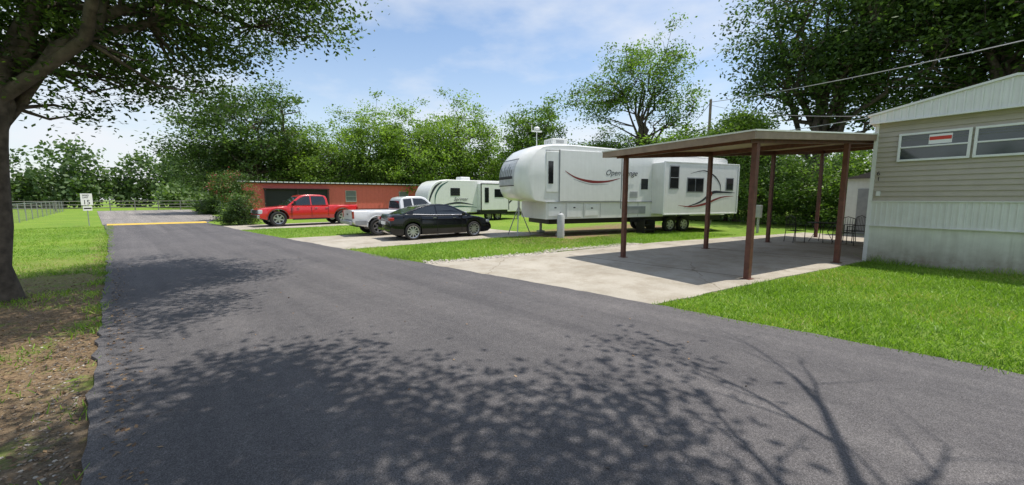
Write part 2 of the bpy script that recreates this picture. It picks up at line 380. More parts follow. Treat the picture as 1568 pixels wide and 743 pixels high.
# distant tree line (one mass), wrapping round the park
rng=np.random.default_rng(5)
path=[(-90,20),(-66,66),(-36,90),(-8,98),(12,96),(30,92),(50,72),(66,40),(72,5),(60,-40)]
cc=[]
for i in range(len(path)-1):
    a=np.array(path[i]);b=np.array(path[i+1]); L=np.linalg.norm(b-a)
    left=i<5; st=1.7 if left else 2.6
    for k in range(int(L/st)):
        c=a+(b-a)*(k+rng.uniform())/(L/st)+rng.normal(size=2)*3.4; h=rng.uniform(5.,9.5) if not left else rng.choice([rng.uniform(3,6),rng.uniform(6,12)]); rr=rng.uniform(2.2,4.2)
        m=34; d=rng.normal(size=(m,3)); d/=np.linalg.norm(d,axis=1)[:,None]
        q=np.array([c[0],c[1],h*.50])+d*np.array([rr,rr,h*.5])*(rng.uniform(.3,1,m)**.5)[:,None]
        cc.append(np.concatenate([q,np.full((m,1),rng.uniform(-.3,.3))+rng.uniform(-.15,.15,(m,1))],1))
cc=np.concatenate(cc); nl=30
P=np.repeat(cc[:,:3],nl,0)+rng.normal(size=(len(cc)*nl,3))*[.8,.8,.6]
P[:,2]=np.abs(P[:,2])
V,F=leaf_quads(rng,P,.60,.45,flat=.25)
sh=np.clip(.45+np.repeat(cc[:,3],nl)+rng.uniform(-.2,.2,len(P)),0,1)
npmesh('distant_tree_line',V,F,[leaf_far],sh)

# ---------------------------------------------------------------- ground, road, slabs
MB().add([(-300,-300,0),(400,-300,0),(400,400,0),(-300,400,0)],[(0,1,2,3)]).obj('ground',None,grd,fix=False)
def slab(name,pts,z,mat,th=.1,jit=0,seg=0):
    if seg:
        q=[]
        for i in range(len(pts)):
            a=Vector(pts[i]);b=Vector(pts[(i+1)%len(pts)]); n=max(1,int((b-a).length/seg)); nn=Vector((-(b-a).y,(b-a).x)).normalized()
            for k in range(n): q.append(tuple(a.lerp(b,k/n)+nn*random.uniform(-jit,jit)))
        pts=q
    n=len(pts); mb=MB(); mb.add([(x,y,z) for x,y in pts]+[(x,y,z-th) for x,y in pts],[tuple(range(n))]+[(i,i+n,(i+1)%n+n,(i+1)%n) for i in range(n)])
    return mb.obj(name,None,mat)
slab('asphalt_road',[(-.32,-14),(6.3,-14),(5.97,-.9),(5.85,2.9),(5.4,8.9),(5.1,13.4),(4.8,17.8),(4.4,24),(4.15,34.6),(-.75,35.6),(-.4,24),(-.3,10)],.035,asph,.1,.035,.2)
slab('old_asphalt_road',[(-.8,35.2),(4.3,34.2),(6.2,42),(7.2,73),(-2.0,73)],.028,asph_old,.08)
hump=empty('speed_hump',(0,0,0))
mb=MB()
for (y0,y1,z0,z1) in ((33.5,33.9,.036,.07),(33.9,34.3,.07,.09),(34.3,34.7,.09,.07),(34.7,35.1,.07,.03)):
    mb.add([(-.6,y0+.6,z0),(4.15,y0-.3,z0),(4.15,y1-.3,z1),(-.6,y1+.6,z1)],[(0,1,2,3)])
mb.obj('painted_hump',hump,yellow,fix=False)
drv=slab('concrete_driveway',[(5.6,2.75),(9.,1.95),(14,.68),(22.5,-1.2),(23.6,3.4),(14.7,6.5),(9.4,7.6),(5.2,8.75)],.020,conc,.1,.03,.4)
slab('concrete_driveway',[(5.0,12.9),(14,11.9),(14.3,17.2),(4.7,18.2)],.018,conc,.1,.03,.5)
slab('concrete_driveway',[(4.2,24.8),(13,24.0),(13.2,28.6),(4.1,29.)],.018,conc,.1,.03,.5)
mb=MB()
for x in (9.35,13.9,18.4):
    y0=2.75-(x-5.6)*.245+.1; y1=8.0-(x-5.6)*.2
    mb.box(x-.012,x+.012,y0+.1,y1-.3,.0205,.0235)
mb.obj('slab_joints',drv,M('joint_dirt',(.15,.125,.09),.9))

def inpoly(P,poly):
    x,y=P[:,0],P[:,1]; r=np.zeros(len(P),bool); n=len(poly)
    for i in range(n):
        x0,y0=poly[i];x1,y1=poly[(i+1)%n]
        c=((y0>y)!=(y1>y))&(x<(x1-x0)*(y-y0)/(y1-y0+1e-9)+x0); r^=c
    return r
rng=np.random.default_rng(9)
GP=[];GH=[]
def grass(poly,dens,h,thr=-9):
    p=np.array(poly); lo=p.min(0);hi=p.max(0); n=int((hi-lo).prod()*dens)
    P=rng.uniform(lo,hi,(n,2)); P=P[inpoly(P,poly)]
    q=np.sin(P[:,0]*2.1+1)*np.sin(P[:,1]*1.7)+.6*np.sin(P[:,0]*5.3)*np.sin(P[:,1]*4.7+2)
    P=P[(q+rng.normal(size=len(P))*.35)>thr]
    GP.append(P);GH.append(np.full(len(P),h))
grass([(6.0,-6),(5.93,.5),(5.82,2.72),(9,1.9),(13.9,.62),(13.0,-6)],1700,.05)
grass([(5.2,8.78),(9.4,7.62),(14.7,6.6),(20,5.3),(20,9),(13,9.6),(12.5,12),(5.08,12.85)],700,.055)
grass([(4.75,18.3),(14,17.2),(14,23.8),(4.35,24.6)],240,.07)
grass([(-.28,2),(-.3,17),(-5,17),(-5,2)],430,.05,.5)
grass([(-.30,13),(-.4,34),(-4.5,34),(-4.5,13)],230,.055,-.6)
grass([(13.95,.55),(13.7,.55),(12.9,-3.9),(13.15,-3.9)],900,.14)
for pl in ([(5.72,-6),(5.58,2.7),(6.05,2.7),(6.2,-6)],[(5.0,9.0),(4.82,12.8),(5.25,12.8),(5.5,8.8)]): grass([(a+.15,b) for a,b in pl],650,.06,-.2)
grass([(-.55,7),(-.55,34),(-.28,34),(-.25,7)],650,.07,.1)
P=np.concatenate(GP);H=np.concatenate(GH)*rng.uniform(.5,1.3,len(P)); n=len(P)
H*=1+.35*np.sin(P[:,0]*1.9+.7)*np.sin(P[:,1]*2.3)
ang=rng.uniform(0,6.28,n); w=rng.uniform(.004,.008,n)
dx=np.cos(ang)*w; dy=np.sin(ang)*w; lean=rng.normal(size=(n,2))*.6*H[:,None]
z0=np.zeros(n)
V=np.stack([np.stack([P[:,0]-dx,P[:,1]-dy,z0],1),np.stack([P[:,0]+dx,P[:,1]+dy,z0],1),
  np.stack([P[:,0]+dx*.4+lean[:,0],P[:,1]+dy*.4+lean[:,1],H],1),np.stack([P[:,0]-dx*.4+lean[:,0],P[:,1]-dy*.4+lean[:,1],H],1)],1).reshape(-1,3)
pt_=.18*np.sin(P[:,0]*1.3)*np.sin(P[:,1]*1.1)+.16*np.sin(P[:,0]*.61+2)*np.sin(P[:,1]*.83+1)+.10*np.sin(P[:,0]*3.7)*np.sin(P[:,1]*4.3)
npmesh('grass',V,np.arange(4*n).reshape(-1,4),[grass_bl],np.clip(.50+pt_+rng.uniform(-.42,.42,n),0,1))
n=6800
P=np.stack([-.3-np.abs(rng.normal(size=n))*1.7,rng.uniform(1.6,13,n),rng.uniform(.008,.03,n)],1)
P2=np.stack([rng.uniform(-.3,5.5,90),rng.uniform(0,16,90),np.full(90,.042)],1)
P3=np.stack([-.22+np.abs(rng.normal(size=500))*.14,rng.uniform(1.6,14,500),np.full(500,.041)],1)
P=np.concatenate([P,P2,P3]); V,F=leaf_quads(rng,P,.036,.02,flat=2.5); npmesh('leaf_litter',V,F,[litter],rng.uniform(0,1,len(P)))
mb=MB()
def stone(x,y,s,z=0,mi=0):
    vs=[(x+random.uniform(.7,1.2)*s*a,y+random.uniform(.7,1.2)*s*b,z+s*c*random.uniform(.5,.9)) for a,b,c in ((1,0,.2),(0,1,.2),(-1,0,.2),(0,-1,.2),(.5,.5,.8),(-.5,.5,.8),(-.4,-.5,.8),(.5,-.5,.8))]
    mb.add(vs,[(0,1,4),(1,5,4),(1,2,5),(2,6,5),(2,3,6),(3,7,6),(3,0,7),(0,4,7),(4,5,6,7)],mi)
for i in range(1500):
    t=random.random(); x=5.5+t*8; y=8.72-t*2.0 + (-.25 if t<.5 else 0)+abs(random.gauss(0,.22)); stone(x,y,random.uniform(.018,.055),.01)
for i in range(1400):
    stone(-.36-abs(random.gauss(0,.3)),random.uniform(1.6,7.5),random.uniform(.005,.016),0,1 if random.random()<.85 else 0)
mb.obj('gravel',None,[rocks_m,rocks_b],fix=False)

# ---------------------------------------------------------------- carport
cp=empty('carport',(10.06,5.58),-15)
rz=lambda u: 2.93+.065*u
mb=MB()
posts=[(0,0),(3.8,0),(7.6,0),(11.4,0),(0,-3.48),(4.1,-3.48)]
for u,w in posts:
    mb.box(u-.055,u+.055,w-.055,w+.055,0,rz(u)-.14)
    mb.box(u-.10,u+.10,w-.10,w+.10,.02,.032)
mb.obj('posts',cp,brown,bevel=.006)
mb=MB()
def beam(u0,u1,w0,w1,h=.14,dz=0,mi=0):
    mb.add([(u0,w0,rz(u0)-h-dz),(u1,w0,rz(u1)-h-dz),(u1,w1,rz(u1)-h-dz),(u0,w1,rz(u0)-h-dz),(u0,w0,rz(u0)-dz),(u1,w0,rz(u1)-dz),(u1,w1,rz(u1)-dz),(u0,w1,rz(u0)-dz)],
      [(0,3,2,1),(4,5,6,7),(0,1,5,4),(1,2,6,5),(2,3,7,6),(3,0,4,7)],mi)
beam(-.3,12,-.06,.06); beam(-.3,12,-3.54,-3.42)
for u in (0,3.8,7.6,11.4): beam(u-.05,u+.05,-3.41,-.065,.12,.003)
mb.obj('beams',cp,brown)
mb=MB()
beam(-.45,12.1,-3.68,.40,-.03,-.003)
mb.obj('roof_deck',cp,brownlt)
mb=MB()
for i in range(42):
    u=-.4+i*.3; beam(u,u+.04,-3.68,.40,-.045,-.034)
mb.obj('roof_seams',cp,roofm)
mb=MB()
for (u0,u1,w0,w1) in ((-.48,-.452,-3.71,.43),(-.45,12.1,-3.71,-3.682),(-.45,12.1,.402,.43)): beam(u0,u1,w0,w1,.17,-.085)
mb.obj('gutter_fascia',cp,fasc,bevel=.004)
mb=MB()
for (u0,u1,w0,w1) in ((-.50,-.482,-3.73,.45),(-.48,12.1,-3.73,-3.712),(-.48,12.1,.432,.45)): beam(u0,u1,w0,w1,.03,-.095)
mb.obj('drip_edge',cp,offwhite)

# ---------------------------------------------------------------- mobile home (right)
mh=empty('mobile_home',(14.1,.68),-12)
Wd=4.4; Ln=15
mb=MB(); mb.box(.03,Ln,-Wd+.03,-.03,0,3.62); mb.obj('core',mh,siding)
mb=MB(); z=1.62
while z<3.6:
    h=.125; z2=min(z+h,3.62)
    mb.add([(-.018,0,z),(-.018,-Wd,z),(.004,-Wd,z2),(.004,0,z2),(.03,0,z),(.03,-Wd,z),(.03,-Wd,z2),(.03,0,z2)],[(0,1,2,3),(0,4,5,1),(0,3,7,4),(1,5,6,2)])
    z+=h
mb.obj('lap_siding',mh,siding)
mb=MB(); z=1.62
while z<3.6:
    z2=min(z+.125,3.62)
    mb.add([(0,.012,z),(Ln,.012,z),(Ln,-.004,z2),(0,-.004,z2)],[(0,1,2,3)]); z+=.125
mb.obj('side_siding',mh,siding)
mb=MB()
mb.box(-.005,.03,-Wd,0,.98,1.615)
y=-.02
while y>-Wd:
    mb.box(-.022,-.006,y-.022,y,.985,1.61); y-=.105
mb.box(-.05,.0,-Wd-.02,.02,.965,.985); mb.box(-.035,.0,-Wd-.01,.01,1.60,1.625)
mb.obj('ribbed_band',mh,offwhite)
mb=MB(); mb.box(.01,.05,-Wd,0,0,.965); mb.box(0,Ln,-.012,.012,0,1.6)
for y in (-1.22,-2.44,-3.66): mb.box(.0,.012,y-.02,y+.02,.0,.96)
mb.obj('skirting',mh,skirtm)
mb=MB(); mb.box(-.03,.03,-.05,.03,.0,3.62); mb.box(-.03,.03,-Wd-.03,-Wd+.05,0,3.62); mb.obj('corner_posts',mh,white)
pk=4.24;ev=3.80;ov=-.16
def gz(y): return ev+(pk-ev)*(1-abs(y+Wd/2)/(Wd/2+.12))
mb=MB(); mb.prismx([(.12,3.6),(-Wd-.12,3.6),(-Wd-.12,ev),(-Wd/2,pk),(.12,ev)],ov,.02)
y=.08
while y>-Wd-.1:
    mb.add([(ov-.018,y,3.62),(ov-.018,y-.03,3.62),(ov-.018,y-.03,gz(y-.03)-.02),(ov-.018,y,gz(y)-.02),(ov-.001,y,3.62),(ov-.001,y-.03,3.62),(ov-.001,y-.03,gz(y-.03)-.02),(ov-.001,y,gz(y)-.02)],[(0,1,2,3),(0,3,7,4),(1,5,6,2),(0,4,5,1)]); y-=.13
mb.obj('gable',mh,white)
mb=MB()
for s in (0,1):
    yy=(.16,-Wd/2) if s==0 else (-Wd/2,-Wd-.16); zz=(ev-.02,pk+.0) if s==0 else (pk,ev-.02)
    mb.add([(ov-.04,yy[0],zz[0]),(ov-.04,yy[1],zz[1]),(Ln+.2,yy[1],zz[1]),(Ln+.2,yy[0],zz[0]),(ov-.04,yy[0],zz[0]+.05),(ov-.04,yy[1],zz[1]+.05),(Ln+.2,yy[1],zz[1]+.05),(Ln+.2,yy[0],zz[0]+.05)],
       [(0,3,2,1),(4,5,6,7),(0,1,5,4),(2,3,7,6),(0,4,7,3),(1,2,6,5)])
mb.box(ov-.035,ov-.002,-Wd-.12,.12,3.585,3.625)
mb.obj('roof_trim',mh,white)
mb=MB(); mb.box(0,Ln,.0,.10,3.56,3.76); mb.obj('side_eave',mh,offwhite)
fr=MB();gl=MB();bl=MB()
for y0,y1 in ((-.45,-1.66),(-1.70,-2.92)):
    zb,zt=2.60,3.28
    gl.box(-.03,.0,y1+.03,y0-.03,zb+.03,zt-.03)
    for (a,b,c,d) in ((y1,y0,zb,zb+.05),(y1,y0,zt-.05,zt),(y1,y1+.05,zb+.05,zt-.05),(y0-.05,y0,zb+.05,zt-.05),(y1+.05,y0-.05,(zb+zt)/2-.018,(zb+zt)/2+.018)):
        fr.box(-.06,-.012,a,b,c,d)
    for k in range(2): bl.box(-.034,-.0305,y1+.06,y0-.06,zb+.50+k*.06,zb+.525+k*.06)
gl.obj('window_glass',mh,winglass); fr.obj('window_frames',mh,white,bevel=.004); bl.obj('window_blinds',mh,blind)
mb=MB(); mb.box(-.040,-.0345,-1.36,-.98,2.98,3.20); mb.obj('window_notice',mh,signw)
mb=MB(); mb.box(-.044,-.0405,-1.35,-.99,3.07,3.15); mb.obj('window_notice_band',mh,orange)
text('house_number_digit',mh,'6',(-.04,-.09,2.28),(R(90),0,R(-90)),.15,black); text('house_number_digit',mh,'1',(-.04,-.10,2.14),(R(90),0,R(-90)),.15,black)
mb=MB(); mb.box(-.05,-.006,-.20,-.12,1.75,1.87); mb.obj('outlet_box',mh,white)

# ---------------------------------------------------------------- wheels and vehicles
def wheel(name,par,x,y,r,wd,out,rim=alloy,ns=5,rr=.68):
    mb=MB(); h=wd/2
    mb.lathe([(r*rr,-h*.8),(r*.86,-h),(r*.96,-h*.85),(r,-h*.5),(r,h*.5),(r*.96,h*.85),(r*.86,h),(r*rr,h*.8),(r*rr,-h*.8)],(x,y,r),30,0)
    o=out
    mb.lathe([(r*rr*1.01,o*h*.85),(r*rr*.93,o*h*.8),(r*rr*.90,o*h*.2),(0.001,o*h*.15)],(x,y,r),30,1)
    mb.lathe([(r*rr*.91,o*h*.22),(0.001,o*h*.22)],(x,y,r),20,2)
    for k in range(ns):
        g=2*math.pi*k/ns+.3; c,s=math.cos(g),math.sin(g); hw=r*.065*(5/ns+.35)
        p=[(r*.08,-hw*1.5),(r*rr*.92,-hw),(r*rr*.92,hw),(r*.08,hw*1.5)]
        vs=[(x+a*c-b*s,y+o*h*.72,r+a*s+b*c) for a,b in p]+[(x+a*c-b*s,y+o*h*.4,r+a*s+b*c) for a,b in p]
        mb.add(vs,[(0,1,2,3),(0,4,5,1),(2,6,7,3),(1,5,6,2)],1)
    mb.lathe([(r*.14,o*h*.4),(r*.14,o*h*.78),(.001,o*h*.8)],(x,y,r),16,1)
    return mb.obj(name,par,[rubber,rim,black],smooth=35)
def interp(t,pts):
    xs=[p[0] for p in pts];ys=[p[1] for p in pts]; return float(np.interp(t,xs,ys))
def body_loft(mb,L0,L1,top,bot,W,arches,bed=None,mi=0,taper=.12,step=.05):
    xs=set(np.arange(L0,L1,step).round(4)); xs|={L0,L1}
    for xc,zc,r in arches: xs|={round(xc-r,4),round(xc+r,4),round(xc-r-.012,4),round(xc+r+.012,4)}
    if bed: xs|={bed[0]-.01,bed[0]+.01,bed[1]-.01,bed[1]+.01}
    xs=sorted(xs); rings=[]
    hl=(L1-L0)/2; mc=(L0+L1)/2
    for x in xs:
        zt=interp(x,top); zb=interp(x,bot)
        for xc,zc,r in arches:
            if abs(x-xc)<=r: zb=max(zb,zc+math.sqrt(max(0,r*r-(x-xc)**2)))
        e=abs((x-mc)/hl); w=W*(1-taper*e**6-.02*e**2)
        H=zt-zb; h=[(0,zb),(w*.93,zb),(w*.985,zb+H*.10),(w,zb+H*.5),(w*.985,zb+H*.80),(w*.955,zt-H*.05),(w*.90,zt)]
        if bed and bed[0]<=x<=bed[1]: h+=[(w*.88,bed[2]),(0,bed[2])]
        else: h+=[(w*.60,zt+.018),(0,zt+.03)]
        ring=h+[(-a,b) for a,b in h[-2:0:-1]]; rings.append([(x,a,b) for a,b in ring])
    n=len(rings[0]); vs=[p for r in rings for p in r]; fs=[]
    for i in range(len(rings)-1):
        for k in range(n): fs.append((i*n+k,i*n+(k+1)%n,(i+1)*n+(k+1)%n,(i+1)*n+k))
    fs.append(tuple(range(n))); fs.append(tuple((len(rings)-1)*n+k for k in range(n)))
    mb.add(vs,fs,mi)
def cabin(mb,prof,wb,wt,mi=0):
    z0=min(p[1] for p in prof);z1=max(p[1] for p in prof)
    wf=lambda z: wb+(wt-wb)*(max(0,(z-z0)/(z1-z0)))**1.3
    n=len(prof); vs=[]
    for s in (-1,1):
        for x,z in prof: vs.append((x,s*wf(z),z))
    fs=[tuple(range(n)),tuple(range(2*n-1,n-1,-1))]+[(i,i+n,(i+1)%n+n,(i+1)%n) for i in range(n)]
    mb.add(vs,fs,mi); return wf
def sidepatch(mb,pts,wf,off=.008,mi=0):
    for s in (-1,1):
        mb.add([(x,s*(wf(z)+off),z) for x,z in pts]+[(x,s*(wf(z)-.02),z) for x,z in pts],[tuple(range(len(pts)))]+[(i,(i+1)%len(pts),(i+1)%len(pts)+len(pts),i+len(pts)) for i in range(len(pts))],mi)
def crosspatch(mb,a,b,wf,ins=.07,off=.01,mi=0):
    ax,az=a;bx,bz=b; t0,t1=.06,.92
    p=(ax+(bx-ax)*t0,az+(bz-az)*t0);q=(ax+(bx-ax)*t1,az+(bz-az)*t1)
    dx,dz=bx-ax,bz-az; l=math.hypot(dx,dz); nx,nz=(dz/l,-dx/l)
    if nz<0: nx,nz=-nx,-nz
    mb.add([(p[0]+nx*off,-(wf(p[1])-ins),p[1]+nz*off),(p[0]+nx*off,wf(p[1])-ins,p[1]+nz*off),(q[0]+nx*off,wf(q[1])-ins,q[1]+nz*off),(q[0]+nx*off,-(wf(q[1])-ins),q[1]+nz*off)],[(0,1,2,3)],mi)

def sedan(name,loc,rot):
    e=empty(name,loc,rot); mb=MB()
    top=[(-2.3,.62),(-2.26,.90),(-2.15,1.0),(-1.6,1.03),(-.9,.97),(.8,.95),(1.3,.92),(1.8,.84),(2.1,.74),(2.25,.62),(2.32,.50)]
    bot=[(-2.3,.38),(-2.1,.24),(-1.9,.2),(1.9,.18),(2.15,.2),(2.32,.30)]
    body_loft(mb,-2.3,2.32,top,bot,.90,[(-1.40,.33,.365),(1.38,.33,.365)])
    mb.obj('body',e,blackp,smooth=40)
    mb=MB(); prof=[(-1.95,.97),(-1.45,1.18),(-1.0,1.33),(-.6,1.40),(-.1,1.425),(.2,1.40),(.45,1.34),(.9,1.12),(1.28,.93)]
    wf=cabin(mb,prof,.82,.57); mb.obj('cabin',e,blackp,smooth=30,bevel=.03)
    g=MB()
    sidepatch(g,[(-.38,1.01),(-1.30,1.04),(-1.36,1.12),(-.98,1.27),(-.62,1.33),(-.38,1.35)],wf)
    sidepatch(g,[(-.32,1.01),(-.32,1.355),(.05,1.355),(.38,1.28),(.72,1.12),(.92,.99)],wf)
    crosspatch(g,(1.28,.93),(.45,1.34),wf,ins=.09,off=.012); crosspatch(g,(-1.95,.97),(-1.0,1.33),wf,ins=.12,off=.012)
    g.obj('windows',e,glass)
    c=MB()
    for s in (-1,1):
        for a,b in (((-1.38,1.03),(-.6,.995)),((-.6,.995),(.95,.975))): c.tube([(a[0],s*.835,a[1]),(b[0],s*.845,b[1])],.010,5)
        c.box(-.55,-.40,s*.89-.01,s*.89+.01,.86,.88); c.box(.35,.50,s*.89-.01,s*.89+.01,.84,.86)
    c.obj('chrome_trim',e,chrome)
    for x in (-1.40,1.38):
        for s in (-1,1): wheel('wheel',e,x,s*.80,.33,.22,s,alloy,10,.74)
    k=MB(); k.box(-2.0,2.0,-.62,.62,.18,.62); k.obj('underbody',e,black)
    k=MB()
    for s in (-1,1):
        k.tube([(.86,s*.86,.98),(.82,s*1.0,1.0)],.03,6); k.lathe([(.001,-.06),(.06,-.05),(.09,.0),(.06,.05),(.001,.06)],(.80,s*1.0,1.02),10)
    k.obj('mirrors',e,blackp,smooth=50)
    k=MB()
    for s in (-1,1): k.box(2.02,2.20,s*.72-.12,s*.72+.12,.60,.71)
    k.obj('headlights',e,headl,bevel=.03)
    k=MB()
    for s in (-1,1): k.box(-2.30,-2.12,s*.66-.15,s*.66+.15,.78,.91)
    k.obj('tail_lights',e,tail,bevel=.03)
    k=MB(); k.box(2.25,2.33,-.25,-.03,.50,.64); k.box(2.25,2.33,.03,.25,.50,.64); k.obj('grille',e,chrome,bevel=.01)
    k=MB(); k.box(-2.325,-2.29,-.25,.25,.62,.74); k.obj('license_plate',e,signw)
    k=MB()
    for x in (-.35,.78,-1.1):
        for s in (-1,1): k.box(x-.005,x+.005,s*.893-.01,s*.893+.012,.30,.92)
    k.obj('door_seams',e,black)
sedan('parked_sedan',(9.78,14.45,.02),-10)

def pickup(name,loc,rot,paint,crew=True,lift=0.,wr=.40,rim=alloy,two=None):
    e=empty(name,(loc[0],loc[1],lift),rot)
    zb=.42
    if crew: bed=(-2.75,-1.05,.80); cab=[(-1.02,1.2),(-.98,1.62),(-.90,1.80),(-.6,1.87),(-.1,1.89),(.35,1.87),(.6,1.80),(1.38,1.19)]; L0,L1=-2.88,2.85; ax=(-1.88,1.86)
    else: bed=(-2.68,-.72,.78); cab=[(-.68,1.1),(-.66,1.5),(-.55,1.68),(-.3,1.74),(.2,1.76),(.45,1.74),(.62,1.68),(1.20,1.1)]; L0,L1=-2.8,2.75; ax=(-1.72,1.80)
    bz=cab[0][1]
    hood=bz-.03
    top=[(L0,bz+.02),(bed[1]+.01,bz+.02),(bed[1]+.03,bz-.02),(cab[-1][0],bz-.01),(1.6,hood),(2.3,hood-.06),(L1-.12,hood-.13),(L1,hood-.30)]
    bot=[(L0,.62),(L0+.15,.5),(L0+.5,zb),(L1-.4,zb),(L1-.1,.5),(L1,.58)]
    a=wr+.09
    mb=MB(); body_loft(mb,L0,L1,top,bot,.97,[(ax[0],wr+.02,a),(ax[1],wr+.02,a)],bed,taper=.06)
    mb.obj('body',e,paint,smooth=35)
    mb=MB(); wf=cabin(mb,cab,.90,.70); mb.obj('cab',e,paint,smooth=30,bevel=.035)
    g=MB(); zt=cab[4][1]
    if crew:
        sidepatch(g,[(-.86,bz+.05),(-.84,bz+.40),(-.76,zt-.11),(-.02,zt-.10),(-.02,bz+.05)],wf)
        sidepatch(g,[(.05,bz+.05),(.05,zt-.10),(.36,zt-.11),(.58,zt-.20),(1.12,bz+.10),(1.12,bz+.05)],wf)
        crosspatch(g,(1.38,1.19),(.6,1.80),wf,ins=.09,off=.012); crosspatch(g,(-1.02,1.25),(-.98,1.72),wf,ins=.12,off=.014)
    else:
        sidepatch(g,[(-.50,bz+.05),(-.50,zt-.14),(-.12,zt-.11),(-.08,bz+.05)],wf)
        sidepatch(g,[(-.0,bz+.05),(-.04,zt-.10),(.40,zt-.11),(.55,zt-.17),(.96,bz+.10),(.96,bz+.05)],wf)
        crosspatch(g,(1.20,1.10),(.62,1.68),wf,ins=.09,off=.012); crosspatch(g,(-.68,1.15),(-.66,1.58),wf,ins=.12,off=.014)
    g.obj('windows',e,glass)
    for x in ax:
        for s in (-1,1): wheel('wheel',e,x,s*.86,wr,.26,s,rim,6,.62)
    k=MB(); k.box(L0+.2,L1-.3,-.62,.62,.40,.78); k.tube([(ax[0],-.8,wr),(ax[0],.8,wr)],.06); k.tube([(ax[1],-.8,wr),(ax[1],.8,wr)],.06)
    for s in (-1,1): k.tube([(-.9,s*.90,.40),(1.1,s*.90,.40)],.04,8)
    k.obj('chassis',e,black)
    k=MB()
    for x in ax:
        for s in (-1,1):
            pts=[(x+math.cos(t)*(a+.01),s*.965,wr+.02+math.sin(t)*(a+.01)) for t in np.linspace(.0,math.pi,14)]
            k.tube(pts,.022,5)
    k.obj('arch_lips',e,black if two is None else paint)
    k=MB(); k.box(L0-.14,L0-.02,-.92,.92,.52,.68); k.box(L1-.06,L1+.08,-.92,.92,.52,.70); k.obj('bumpers',e,chrome if crew else silver,bevel=.03)
    k=MB(); k.box(L1-.06,L1+.03,-.52,.52,.74,.98); k.obj('grille',e,black,bevel=.01)
    k=MB(); k.box(L1-.02,L1+.045,-.52,.52,.85,.88); k.obj('grille_bar',e,chrome)
    k=MB()
    for s in (-1,1): k.box(L1-.20,L1+.01,s*.74-.17,s*.74+.17,.76,.99)
    k.obj('headlights',e,headl,bevel=.02)
    k=MB()
    for s in (-1,1): k.box(L0-.012,L0+.06,s*.87-.07,s*.87+.07,.78,1.10)
    k.obj('tail_lights',e,tail,bevel=.01)
    k=MB(); k.box(L0-.012,L0+.02,-.12,.12,.92,.98); k.box(L0-.008,L0+.02,-.7,.7,.70,.72); k.obj('tailgate_handle',e,black)
    k=MB()
    for s in (-1,1):
        k.tube([(1.02,s*.88,bz+.12),(1.0,s*1.06,bz+.14)],.025,6); k.box(.95,1.05,s*1.09-.07,s*1.09+.07,bz+.06,bz+.30)
    k.obj('mirrors',e,black,bevel=.02)
    k=MB()
    for x in ((-.98,.02,1.15) if crew else (-.63,-.03,1.0)):
        for s in (-1,1): k.box(x-.006,x+.006,s*.966-.01,s*.966+.012,.52,bz-.02)
    k.obj('panel_seams',e,black)
    k=MB()
    for x in ((-.15,.9) if not crew else (-.12,-.75,.9)):
        for s in (-1,1): k.box(x-.2,x-.05,s*.965-.01,s*.965+.025,bz-.14,bz-.11)
    k.obj('door_handles',e,chrome)
    if two:
        k=MB()
        for s in (-1,1):
            for x0,x1 in ((L0+.1,ax[0]-a-.03),(ax[0]+a+.03,ax[1]-a-.03)): k.box(x0,x1,s*.960-.008,s*.960+.018,.50,.70)
        k.obj('lower_cladding',e,two,bevel=.01)
    return e
pickup('white_pickup_truck',(10.0,17.2),-10,whitep,False,.02,.39,alloy,silver)
pickup('red_pickup_truck',(8.45,26.9),180,redp,True,.018,.45,alloy)

# ---------------------------------------------------------------- fifth wheel camper
fw=empty('fifth_wheel_camper',(12.9,10.87),-22)
prof=[(0,.78),(.02,1.52),(-.30,1.55),(-.85,1.60),(-1.12,1.72),(-1.28,1.95),(-1.36,2.25),(-1.36,2.6),(-1.30,2.95),(-1.16,3.25),(-.95,3.52),(-.65,3.76),(-.25,3.92),(.3,4.0),(1.2,4.04),(10.7,3.80),(10.8,3.72),(10.8,.80)]
ys=[0,.06,.18,.40,.8,1.25,1.7,2.1,2.32,2.44,2.5]
mb=MB(); n=len(prof); vs=[]
for y in ys:
    e_=abs(y-1.25)/1.25; k=1-.42*e_**6; zr=.10*e_**8
    for x,z in prof:
        xx=x*k if x<-.05 else x
        zz=z-zr if z>3.3 else z
        vs.append((xx,y,zz))
fs=[]
for j in range(len(ys)-1):
    for i in range(n): fs.append((j*n+i,j*n+(i+1)%n,(j+1)*n+(i+1)%n,(j+1)*n+i))
fs.append(tuple(range(n))); fs.append(tuple((len(ys)-1)*n+i for i in range(n)))
mb.add(vs,fs); mb.obj('body_shell',fw,gelcoat,smooth=38)
mb=MB(); mb.box(.0,.62,-.030,-.004,1.95,3.65); mb.obj('front_slide_panel',fw,white,bevel=.01)
mb=MB(); mb.box(.66,3.9,-.045,-.004,1.55,3.74); mb.obj('front_slide_out',fw,gelcoat,bevel=.02)
mb=MB()
for (x0,x1,z0,z1) in ((.0,10.7,1.50,1.53),(.64,.66,1.55,3.75),(3.92,3.94,1.2,3.75)): mb.box(x0,x1,-.052,-.0,z0,z1)
for x in (1.0,1.9,2.8,4.4,4.95): mb.box(x,x+.012,-.008,-.002,.82,1.48)
mb.box(-.02,10.8,-.012,-.002,3.70,3.715)
mb.obj('seams',fw,decalgr)
mb=MB()
mb.box(.10,.34,-.05,-.02,2.30,3.25); mb.box(5.1,5.5,-.03,-.002,2.1,2.6)
mb.obj('side_windows',fw,camglass,bevel=.02)
mb=MB()
mb.box(.12,.82,-.02,-.002,.9,1.45); mb.box(1.05,1.8,-.02,-.002,.85,1.45); mb.box(1.98,2.7,-.02,-.002,.9,1.4)
mb.obj('storage_doors',fw,white,bevel=.015)
mb=MB()
for x,z in ((.47,1.25),(1.42,1.25),(2.34,1.22)): mb.box(x-.05,x+.05,-.028,-.021,z,z+.05)
